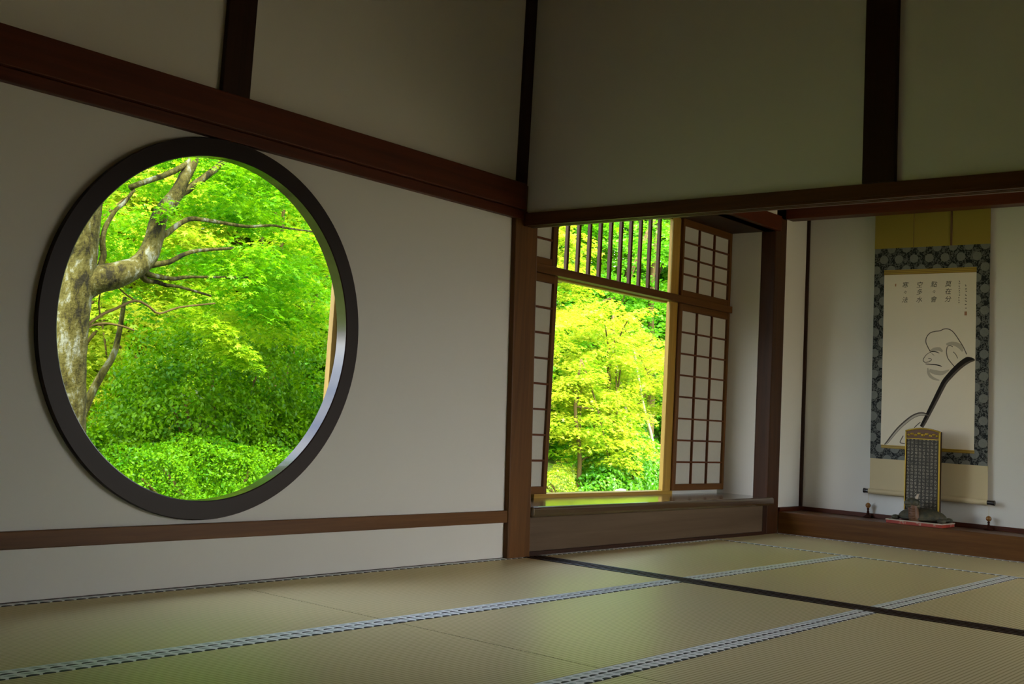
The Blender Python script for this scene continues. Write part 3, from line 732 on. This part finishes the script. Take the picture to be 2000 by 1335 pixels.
# ------------------------------------------------------------------ garden
RNG = np.random.default_rng(11)
def tmpl_star(tips, spread=150, inner=0.34):
    a = np.radians(np.linspace(90-spread/2*1.55, 90+spread/2*1.55, tips))
    ln = 1 - 0.42*np.abs(np.linspace(-1, 1, tips))**1.5
    v = [(0, 0, 0)]; step = a[1]-a[0]
    for k in range(tips+1):
        aa = a[0]-step/2+k*step; v.append((inner*math.cos(aa), inner*math.sin(aa), 0.02))
    for k in range(tips): v.append((ln[k]*math.cos(a[k]), ln[k]*math.sin(a[k]), -0.10))
    f = [(0, 1+k, tips+2+k, 2+k) for k in range(tips)]
    return np.array(v), f
T5 = tmpl_star(5); T3 = tmpl_star(3, 110, 0.42)
TO = (np.array([(0,-0.5,0),(0.27,0.0,0.07),(0,0.5,0),(-0.27,0.0,0.07)]), [(0,1,2,3)])
def leaf_mesh(name, pos, nrm, size, tmpl, mat):
    V, F = tmpl
    n = len(pos)
    nrm = nrm/np.linalg.norm(nrm, axis=1, keepdims=True)
    r = RNG.normal(size=(n,3)); t = np.cross(nrm, r); t /= np.linalg.norm(t, axis=1, keepdims=True); b_ = np.cross(nrm, t)
    vs = pos[:,None,:] + size[:,None,None]*(V[None,:,0:1]*t[:,None,:] + V[None,:,1:2]*b_[:,None,:] + V[None,:,2:3]*nrm[:,None,:])
    m = len(V); vs = vs.reshape(-1, 3)
    f = np.array(F); fs = (f[None,:,:] + (np.arange(n)*m)[:,None,None]).reshape(-1)
    nf = n*len(F); k = f.shape[1]
    me = bpy.data.meshes.new(name)
    me.vertices.add(len(vs)); me.vertices.foreach_set('co', vs.astype(np.float32).ravel())
    me.loops.add(nf*k); me.loops.foreach_set('vertex_index', fs.astype(np.int32))
    me.polygons.add(nf); me.polygons.foreach_set('loop_start', (np.arange(nf)*k).astype(np.int32))
    me.materials.append(mat); me.update(calc_edges=True); me.validate()
    return me
def foliage(root, pos, nrm, size, tmpl, mat):
    o = link('foliage', leaf_mesh('foliage', pos, nrm, size, tmpl, mat), root); o['kind'] = 'stuff'; return o
def pads(centers, rad, per, thick=0.035, droop=0.25, lift=None):
    """layered sprays: flat discs of near-level leaves"""
    P = []; N = []
    for c, r in zip(centers, rad):
        n = int(per*(r/0.35)**2)+6
        a = RNG.uniform(0, 2*math.pi, n); q = r*np.sqrt(RNG.random(n))
        el = RNG.uniform(0.6, 1.0); rot = RNG.uniform(0, math.pi)
        x = q*np.cos(a); y = q*np.sin(a)*el
        x, y = x*math.cos(rot)-y*math.sin(rot), x*math.sin(rot)+y*math.cos(rot)
        sl = RNG.normal(0, 0.12, 2)
        z = RNG.normal(0, thick, n) - droop*q*q/r + sl[0]*x + sl[1]*y
        P.append(np.stack([x+c[0], y+c[1], z+c[2]], 1))
        N.append(np.stack([RNG.normal(0,0.38,n)+0.4*x/r, RNG.normal(0,0.38,n)+0.4*y/r, np.ones(n)], 1))
    return np.concatenate(P), np.concatenate(N)
def sample_box(n, lo, hi):
    return RNG.uniform(lo, hi, (n, 3))
def sample_ell(n, c, r, shell=0.0):
    d = RNG.normal(size=(n,3)); d /= np.linalg.norm(d, axis=1, keepdims=True)
    q = shell + (1-shell)*RNG.random((n,1))**(1/3)
    return np.array(c) + d*q*np.array(r), d
def shrub_leaves(n, ells, zmin=G_):
    """leaf positions on the outer layer of overlapping mounds, lumpy"""
    P = []; N = []
    w = np.array([e[1][0]*e[1][2] for e in ells]); w = w/w.sum()
    for (c, r), k in zip(ells, (w*n).astype(int)):
        p, d = sample_ell(k, c, r, 0.72)
        lump = 1+0.13*np.sin(p[:,0:1]*7+c[0]*3)*np.sin(p[:,2:3]*8+p[:,1:2]*5)+0.06*np.sin(p[:,0:1]*19+p[:,2:3]*23)
        p = np.array(c)+(p-np.array(c))*lump
        P.append(p); N.append(d*0.8+RNG.normal(0,0.75,(k,3))+np.array([0,0,0.35]))
    P = np.concatenate(P); N = np.concatenate(N); keep = P[:,2] > zmin
    return P[keep], N[keep]
def branches(root, specs, mat, name='branch'):
    for pts, r0, r1 in specs:
        r = np.linspace(r0, r1, len(pts)); MB().tube(pts, r, 8, sub=3, wob=0.15).build(name, mat, root, smooth=True)

# ground: flat court on the open side, mossy slope behind the window wall
nx, ny = 60, 40
vs = []; fs = []
for j in range(ny):
    for i in range(nx):
        x = -14 + 56*i/(nx-1); y = 0.2 + 34*j/(ny-1)
        z = G_ + 0.22*max(0, y-8.5) + 0.10*math.sin(x*0.8)*math.sin(y*0.7)*min(1, y/3)
        vs.append((x, y, z))
for j in range(ny-1):
    for i in range(nx-1):
        a = j*nx+i; fs.append((a, a+1, a+nx+1, a+nx))
structure('ground_garden', MB().add(vs, fs), M['moss'], 'mossy garden ground rising behind the shrubs', 'ground', smooth=True)
structure('ground_court', MB().box(-30, 30, -40, 0.2, G_-0.2, G_), M['gravel'], 'tan earth court around the building', 'ground')

# ---- maple outside the round window
MAPLE={
 'trunk':[(-1.02,3.02,-0.75),(-1.03, 3.0, -0.2),(-1.046, 3.0, 0.291), (-1.066, 3.0, 0.615), (-1.087, 3.0, 0.94), (-1.094, 3.0, 1.203), (-1.087, 3.0, 1.402), (-1.069, 3.0, 1.638), (-1.062, 3.0, 1.841), (-1.055, 3.0, 2.045), (-1.066, 3.0, 2.282), (-1.10, 3.0, 2.8), (-1.2, 3.05, 3.4)],
 'limb':[(-1.101, 3.0, 1.367), (-0.97, 2.97, 1.454), (-0.817, 2.95, 1.511), (-0.675, 2.95, 1.581), (-0.587, 2.96, 1.671), (-0.541, 2.98, 1.769), (-0.512, 3.0, 1.87), (-0.496, 3.0, 1.955), (-0.43, 3.0, 2.067), (-0.376, 3.0, 2.146), (-0.35, 3.0, 2.209), (-0.316, 3.0, 2.293), (-0.268, 3.0, 2.398), (-0.209, 3.05, 2.579), (-0.1,3.1,3.0)],
 'fork':[(-0.356, 3.0, 2.15), (-0.305, 3.0, 2.181), (-0.171, 3.0, 2.296), (-0.034, 3.0, 2.425), (0.124, 3.0, 2.615), (0.4,3.1,2.9)],
 'b1':[(-0.603, 2.95, 1.602), (-0.565, 2.93, 1.614), (-0.448, 2.9, 1.652), (-0.352, 2.9, 1.712), (-0.223, 2.9, 1.763), (0.1,2.95,1.83)],
 'b2':[(-0.65, 2.95, 1.561), (-0.582, 2.96, 1.51), (-0.474, 3.0, 1.513), (-0.388, 3.0, 1.499), (-0.289, 3.0, 1.501), (0.05,3.1,1.48)],
 'b3':[(-0.629, 2.95, 1.581), (-0.57, 2.95, 1.55), (-0.437, 2.97, 1.546), (-0.319, 3.0, 1.554), (-0.171, 3.05, 1.588), (0.4,3.15,1.66)],
 'c':[(-0.52, 3.0, 1.78), (-0.41, 3.0, 1.872), (-0.322, 3.0, 1.948), (-0.242, 3.0, 1.991), (-0.14, 3.0, 2.001), (0.009, 3.0, 2.007), (0.236, 3.0, 2.015), (0.474, 3.0, 2.062), (0.607, 3.0, 2.064), (1.0,3.1,2.1)],
 'd':[(-0.74, 3.0, 2.12), (-0.621, 3.0, 2.185), (-0.506, 3.0, 2.244), (-0.39, 3.0, 2.314), (-0.26, 3.0, 2.419)],
 's':[(-0.914, 3.0, 1.46), (-0.901, 3.0, 1.561), (-0.887, 3.0, 1.641), (-0.902, 3.0, 1.717), (-0.899, 3.0, 1.793), (-0.877, 3.0, 1.862), (-0.826, 3.0, 1.954), (-0.771, 3.0, 2.009), (-0.708, 3.0, 2.112)],
 't1':[(-1.02, 3.0, 1.10),(-0.97, 3.0, 1.149), (-0.867, 3.0, 1.24), (-0.757, 3.0, 1.299), (-0.622, 3.0, 1.366), (-0.512, 3.0, 1.339), (-0.428, 3.0, 1.299), (-0.274, 3.0, 1.359), (0.02, 3.0, 1.42)],
 't2':[(-0.867, 3.0, 1.24), (-0.887, 3.0, 1.325), (-0.877, 3.0, 1.43)],
 't3':[(-0.622, 3.0, 1.366), (-0.719, 3.0, 1.413), (-0.80, 3.0, 1.47)],
 't4':[(-1.03, 3.0, 1.06),(-0.985, 3.0, 1.114), (-0.918, 3.0, 1.17), (-0.821, 3.0, 1.193), (-0.695, 3.0, 1.185), (-0.608, 3.0, 1.166)],
}
ma = empty('maple_tree', (-1.02, 3.02, G_), 'old maple with a mossy forked trunk just outside the round window', 'tree')
MB().tube(MAPLE['trunk'], [0.20,0.165,0.15,0.142,0.135,0.135,0.135,0.125,0.12,0.11,0.10,0.09,0.07], 16, sub=4, wob=0.07).build('trunk', M['bark'], ma, smooth=True)
MB().tube(MAPLE['limb'], [0.12,0.10,0.086,0.076,0.070,0.066,0.062,0.058,0.054,0.050,0.046,0.042,0.038,0.032,0.024], 12, sub=3, wob=0.08).build('limb', M['bark'], ma, smooth=True)
for k, r0, r1 in (('fork',0.034,0.018),('b1',0.026,0.010),('b2',0.022,0.008),('b3',0.024,0.008),('c',0.024,0.006),('d',0.020,0.022),('s',0.024,0.012),('t1',0.012,0.006),('t2',0.006,0.004),('t3',0.006,0.004),('t4',0.010,0.006)):
    branches(ma, [(MAPLE[k], r0, r1)], M['bark'] if r0 > 0.019 else M['twig'])
# sprays: some in front of the limb, most behind and to the right
pc = [(-0.57,2.80,1.985),(-0.50,2.85,2.02),(0.30,2.95,1.86),(0.45,3.05,1.78),(0.62,3.1,1.72),(0.15,3.0,1.70),(0.80,3.2,1.80),(0.95,3.2,1.70),(0.35,3.15,1.62),(0.65,3.25,1.60),(1.05,3.3,1.56),(1.25,3.4,1.66),(1.35,3.5,1.50),(0.50,3.2,1.50),(0.80,3.3,1.46),
      (0.20,3.2,1.25),(0.26,3.2,1.19),(0.34,3.25,1.13),(0.42,3.25,1.08),(0.50,3.3,1.05),(0.10,3.25,1.32),(-0.02,3.3,1.40)]
pr_ = [0.12,0.12]+[0.26]*13+[0.15,0.15,0.15,0.14,0.12,0.16,0.16]
more = sample_box(70, (-1.7,3.35,1.75), (2.0,4.6,2.72)); pc2 = [tuple(p) for p in more]; pr2 = list(RNG.uniform(0.22,0.40,len(pc2)))
more = sample_box(26, (0.5,3.5,1.45), (2.4,4.4,2.2)); pc2 += [tuple(p) for p in more]; pr2 += list(RNG.uniform(0.2,0.34,len(more)))
more = sample_box(14, (-1.9,2.5,2.15), (0.9,3.3,2.55)); pc2 += [tuple(p) for p in more]; pr2 += list(RNG.uniform(0.2,0.36,len(more)))
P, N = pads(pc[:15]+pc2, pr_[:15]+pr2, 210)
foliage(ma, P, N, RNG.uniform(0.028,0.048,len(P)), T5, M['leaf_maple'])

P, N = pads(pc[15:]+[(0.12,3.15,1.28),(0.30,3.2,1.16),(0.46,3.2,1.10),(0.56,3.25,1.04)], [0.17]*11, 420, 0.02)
foliage(ma, P, N, RNG.uniform(0.028,0.046,len(P)), T5, M['leaf_lit'])  # front sprays take the lit leaf colour to offset the shade on them
more = sample_box(14, (1.0,3.6,1.30), (2.3,4.4,1.62))
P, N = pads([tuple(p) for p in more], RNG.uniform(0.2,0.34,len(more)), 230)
foliage(ma, P, N, RNG.uniform(0.03,0.05,len(P)), T5, M['leaf_lit'])
# unseen crown added above the window's view to block sky light from the right
up, _ = sample_ell(46, (1.0,3.6,4.3), (2.3,1.5,1.1), 0.2)
P, N = pads([tuple(p) for p in up], RNG.uniform(0.45,0.8,len(up)), 55)
foliage(ma, P, N, RNG.uniform(0.08,0.13,len(P)), T3, M['leaf_maple'])
branches(ma, [([(-0.1,3.1,3.0),(0.3,3.2,3.6),(0.9,3.5,4.2)],0.024,0.012), ([(-1.2,3.05,3.4),(-0.6,3.3,4.0),(0.2,3.6,4.6)],0.07,0.02), ([(0.4,3.1,2.9),(1.2,3.4,3.5),(2.2,3.8,4.1)],0.02,0.01)], M['bark'])

def shrub(name, label, base, ells, n, size, mat, tmpl=TO, stems=5, group=None, zmin=G_):
    root = empty(name, base, label, 'shrub', group)
    for k in range(stems):
        c, r = ells[k % len(ells)]
        a = RNG.uniform(0, 6.28)
        top = (c[0]+0.6*r[0]*math.cos(a), c[1]+0.6*r[1]*math.sin(a), c[2]+0.5*r[2])
        bs = (base[0]+0.25*(c[0]-base[0]), base[1]+0.25*(c[1]-base[1]), base[2]-0.05)
        mid = ((bs[0]+top[0])/2+0.05, (bs[1]+top[1])/2, (bs[2]+top[2])/2+0.1)
        MB().tube([bs, mid, top], [0.03,0.022,0.01], 8, sub=4).build('stem', M['twig'], root, smooth=True)
    P, N = shrub_leaves(n, ells, zmin)
    foliage(root, P, N, RNG.uniform(size[0], size[1], len(P)), tmpl, mat)
    return root
shrub('evergreen_shrub', 'large dark green glossy-leaved shrub filling the middle of the round window', (1.7,5.1,G_),
      [((1.15,4.9,0.25),(0.85,0.7,0.85)),((1.6,5.1,0.75),(0.95,0.7,0.72)),((2.5,5.0,0.75),(0.75,0.7,0.80)),((2.6,4.9,0.1),(0.8,0.8,0.75)),((0.75,4.8,-0.05),(0.6,0.6,0.62)),((1.9,4.7,-0.05),(0.8,0.6,0.65))], 75000, (0.03,0.055), M['leaf_dark'], stems=8)
shrub('azalea_bush', 'lighter green azalea bush at the bottom of the round window', (0.5,3.5,G_),
      [((-0.15,3.45,-0.1),(0.5,0.5,0.52)),((0.45,3.5,-0.08),(0.6,0.5,0.56)),((1.05,3.45,-0.12),(0.55,0.5,0.54)),((0.5,3.1,-0.32),(0.9,0.4,0.42))], 52000, (0.018,0.034), M['leaf_azalea'], stems=6)
shrub('evergreen_shrub', 'small dark shrub behind the mossy maple trunk', (0.2,4.9,G_),
      [((0.15,4.9,-0.1),(0.5,0.45,0.55)),((0.05,4.7,-0.3),(0.4,0.4,0.4))], 12000, (0.03,0.05), M['leaf_dark'], stems=3)
dg = empty('leaning_trunk', (-0.42,4.2,G_), 'thin mossy trunk leaning right beside the old maple', 'tree')
MB().tube([(-0.55,4.2,G_-0.1),(-0.40,4.2,0.1),(-0.23,4.2,0.56),(-0.163,4.2,0.738),(-0.093,4.2,0.888),(-0.0,4.2,1.08),(0.1,4.3,1.5)], [0.05,0.045,0.036,0.032,0.03,0.025,0.015], 10, sub=3, wob=0.08).build('trunk', M['bark'], dg, smooth=True)
P, N = pads([(0.12,4.35,1.55),(0.3,4.4,1.42),(-0.1,4.4,1.6)], [0.28,0.25,0.25], 150)
foliage(dg, P, N, RNG.uniform(0.03,0.05,len(P)), T5, M['leaf_maple'])

def tree(name, label, base, height, crowns, npads, prad, per, size, tmpl, mat, trunk_r=0.08, bark='twig', group=None, trunk=None):
    root = empty(name, base, label, 'tree', group)
    top = (base[0]+RNG.normal(0,0.1), base[1]+RNG.normal(0,0.1), base[2]+height)
    pts = trunk or [(base[0],base[1],base[2]-0.2), (base[0]+0.06,base[1],base[2]+height*0.35), (base[0]-0.05,base[1]+0.05,base[2]+height*0.7), top]
    MB().tube(pts, np.linspace(trunk_r, trunk_r*0.35, len(pts)), 10, sub=4, wob=0.08).build('trunk', M[bark], root, smooth=True)
    C = []
    w = np.array([r[0]*r[2] for c, r in crowns]); w = w/w.sum()
    for (c, r), k in zip(crowns, w):
        p, d = sample_ell(max(2, int(npads*k)), c, r, 0.35); C.append(p)
    C = np.concatenate(C); C = C[C[:,2] > G_+0.05]
    for k in range(7):
        q = C[(k*len(C))//7]; s = pts[min(len(pts)-1, 1+k % (len(pts)-1))]
        MB().tube([s, ((s[0]+q[0])/2, (s[1]+q[1])/2, (s[2]+q[2])/2+0.12), tuple(q)], [trunk_r*0.4, trunk_r*0.25, 0.008], 7, sub=3).build('branch', M[bark], root, smooth=True)
    P, N = pads(C, RNG.uniform(prad[0], prad[1], len(C)), per, thick=prad[0]*0.16)
    foliage(root, P, N, RNG.uniform(size[0], size[1], len(P)), tmpl, mat)
    return root
gb = 'trees behind the shrubs'
# behind the round window
tree('maple_tree', 'bright young maple behind the old trunk on the left of the round window', (1.0,7.2,G_), 3.4, [((0.9,7.0,1.6),(1.3,0.9,1.0)),((1.6,7.2,2.7),(1.5,0.9,0.9)),((0.6,6.9,0.5),(1.0,0.7,0.6))], 120, (0.28,0.5), 110, (0.045,0.075), T5, M['leaf_yellow'], 0.06, group=gb)
tree('maple_tree', 'green maple spreading level sprays across the upper right of the round window', (3.6,6.8,G_), 3.6, [((3.4,6.6,2.3),(1.6,0.9,0.8)),((3.9,6.8,3.1),(1.5,0.9,0.7)),((3.0,6.4,1.8),(1.1,0.6,0.5)),((4.2,6.4,5.0),(2.0,1.4,1.3))], 150, (0.28,0.5), 110, (0.045,0.075), T5, M['leaf_lit'], 0.08, group=gb)  # topmost crown is unseen, added to block sky light
for i, (x, y, mt, lb) in enumerate(((2.4,10.5,'leaf_yellow','sunlit maple far behind the left half of the round window'), (6.2,11.0,'leaf_lit','tall green tree far behind the right half of the round window'),
                    (4.4,13.5,'leaf_green','broad deep green tree closing the view through the round window'), (9.5,13.0,'leaf_green','dense tree between the round window view and the garden window view'))):
    tree('broadleaf_tree' if mt == 'leaf_green' else 'maple_tree', lb, (x,y,G_+0.22*(y-8.5)), 5.5, [((x,y-0.4,1.6),(2.3,1.2,1.7)),((x+0.3,y,3.9),(2.5,1.4,1.6)),((x,y,6.6),(2.4,1.6,1.8))], 165, (0.5,0.85), 75, (0.09,0.15), T3, M[mt], 0.12, group=gb)  # third crown rises out of view, added to hold back sky light
# beyond the garden window
tree('maple_tree', 'sunlit yellow-green maple filling the middle of the garden window', (9.6,6.1,G_), 3.0, [((9.2,5.9,1.5),(1.0,0.8,0.7)),((10.0,6.0,1.7),(0.9,0.8,0.6)),((9.0,6.0,2.25),(0.7,0.6,0.4)),((8.6,5.7,0.7),(0.8,0.6,0.5)),((10.6,6.3,1.35),(0.7,0.6,0.55)),((8.1,5.9,1.7),(0.6,0.6,0.5))], 190, (0.20,0.36), 150, (0.032,0.055), T5, M['leaf_yellow'], 0.05, group=gb)
tree('maple_tree', 'maple with drooping sprays at the lower left of the garden window', (8.1,5.6,G_), 2.2, [((8.2,5.5,0.75),(0.75,0.6,0.65)),((8.6,5.4,0.3),(0.6,0.5,0.45))], 70, (0.18,0.34), 150, (0.03,0.05), T5, M['leaf_yellow'], 0.04, group=gb)
tree('maple_tree', 'pale maple behind the bars at the left of the transom', (9.0,8.2,G_), 4.4, [((10.4,8.4,3.2),(1.3,0.8,1.1)),((9.6,8.0,2.4),(0.9,0.7,0.7))], 80, (0.28,0.46), 110, (0.05,0.08), T5, M['leaf_yellow'], 0.06, group=gb)
tree('broadleaf_tree', 'deep green broad-leaved tree behind the transom bars', (15.5,9.2,G_), 6.0, [((14.0,8.9,4.0),(1.8,1.1,1.5)),((13.2,9.3,2.7),(1.6,1.0,1.0)),((15.4,9.2,2.6),(1.6,1.0,1.2))], 130, (0.32,0.55), 80, (0.07,0.12), TO, M['leaf_green'], 0.10, group=gb)
for i, (x, y, mt, lb) in enumerate(((13.5,11.5,'leaf_maple','shady tree behind the middle of the garden window'), (18.0,11.5,'leaf_green','dark tree at the far right of the garden window'), (18.5,14.5,'leaf_maple','hillside tree closing the view through the garden window'), (23.5,14.0,'leaf_green','last hillside tree beyond the garden window'))):
    tree('broadleaf_tree', lb, (x,y,G_+0.22*(y-8.5)), 6.0, [((x,y-0.4,1.6),(2.4,1.2,1.8)),((x+0.3,y,4.4),(2.6,1.4,2.0)),((x,y,7.4),(2.4,1.6,1.8))], 165, (0.5,0.9), 75, (0.10,0.16), T3, M[mt], 0.13, group=gb)  # highest crown out of view, added to keep sky light off the window
for x, y, mt, lb in ((8.6,9.4,'leaf_green','leafy tree standing between the two window views'), (20.6,9.6,'leaf_green','leafy tree just past the right jamb of the garden window'), (26.0,11.0,'leaf_maple','farther leafy tree past the right jamb of the garden window')):
    tree('broadleaf_tree', lb, (x,y,G_+0.22*max(0,y-8.5)), 5.5, [((x,y,1.4),(2.2,1.1,1.8)),((x,y,4.2),(2.4,1.3,1.9))], 110, (0.5,0.9), 70, (0.10,0.16), T3, M[mt], 0.12, group=gb)
shrub('evergreen_shrub', 'dense green shrub along the bottom of the garden window', (9.3,5.6,G_),
      [((8.9,5.5,-0.15),(0.6,0.5,0.62)),((9.6,5.7,-0.05),(0.65,0.5,0.62)),((10.5,6.4,0.0),(0.6,0.5,0.85)),((8.4,5.3,-0.35),(0.5,0.4,0.45))], 26000, (0.045,0.075), M['leaf_green'], stems=5)
shrub('clipped_bush', 'round clipped yellow-green bush in the lower right corner of the garden window', (10.75,5.95,G_),
      [((10.75,5.95,-0.42),(0.42,0.40,0.40))], 9000, (0.022,0.036), M['leaf_yellow'], stems=3)
shrub('clipped_bush', 'bright mossy bush in the lower left corner of the garden window', (7.95,5.7,G_),
      [((7.85,5.75,-0.42),(0.40,0.36,0.50))], 9000, (0.022,0.036), M['leaf_yellow'], stems=3)
for pts, lb in (([(10.70,6.3,-0.75),(10.565,6.3,-0.109),(10.474,6.3,0.455),(10.403,6.3,0.777),(10.287,6.3,0.934),(10.195,6.3,1.172),(9.99,6.3,1.562),(9.8,6.4,2.2)], 'slim pale trunk left of its twin in the garden window'),
                ([(10.78,5.9,-0.75),(10.66,5.9,-0.086),(10.56,5.9,0.235),(10.44,5.9,0.554),(10.30,5.9,0.79),(10.17,5.9,1.024),(9.98,5.9,1.492),(9.9,6.0,2.1)], 'slim crooked trunk near the right jamb of the garden window')):
    tr_ = empty('slim_tree', (pts[0][0], pts[0][1], G_), lb, 'tree', 'slim trunks in the garden window')
    MB().tube(pts, np.linspace(0.034, 0.016, len(pts)), 8, sub=3, wob=0.1).build('trunk', M['pale_bark'], tr_, smooth=True)
    P, N = pads([(pts[-1][0],pts[-1][1],pts[-1][2]+0.05),(pts[-1][0]+0.25,pts[-1][1]+0.1,pts[-1][2]-0.08)], [0.3,0.25], 150)
    foliage(tr_, P, N, RNG.uniform(0.03,0.05,len(P)), T5, M['leaf_yellow'])
sb = MB(); ellipsoid(sb, (7.95,4.75,-0.40), (0.20,0.17,0.27), 18, 10)
sb.v = [(x+0.02*math.sin(9*z), y, z+0.015*math.sin(11*x)) for x, y, z in sb.v]
tag(sb.build('garden_stone', M['stone'], None, smooth=True), 'pale rounded stone peeping over the garden window sill', 'stone')
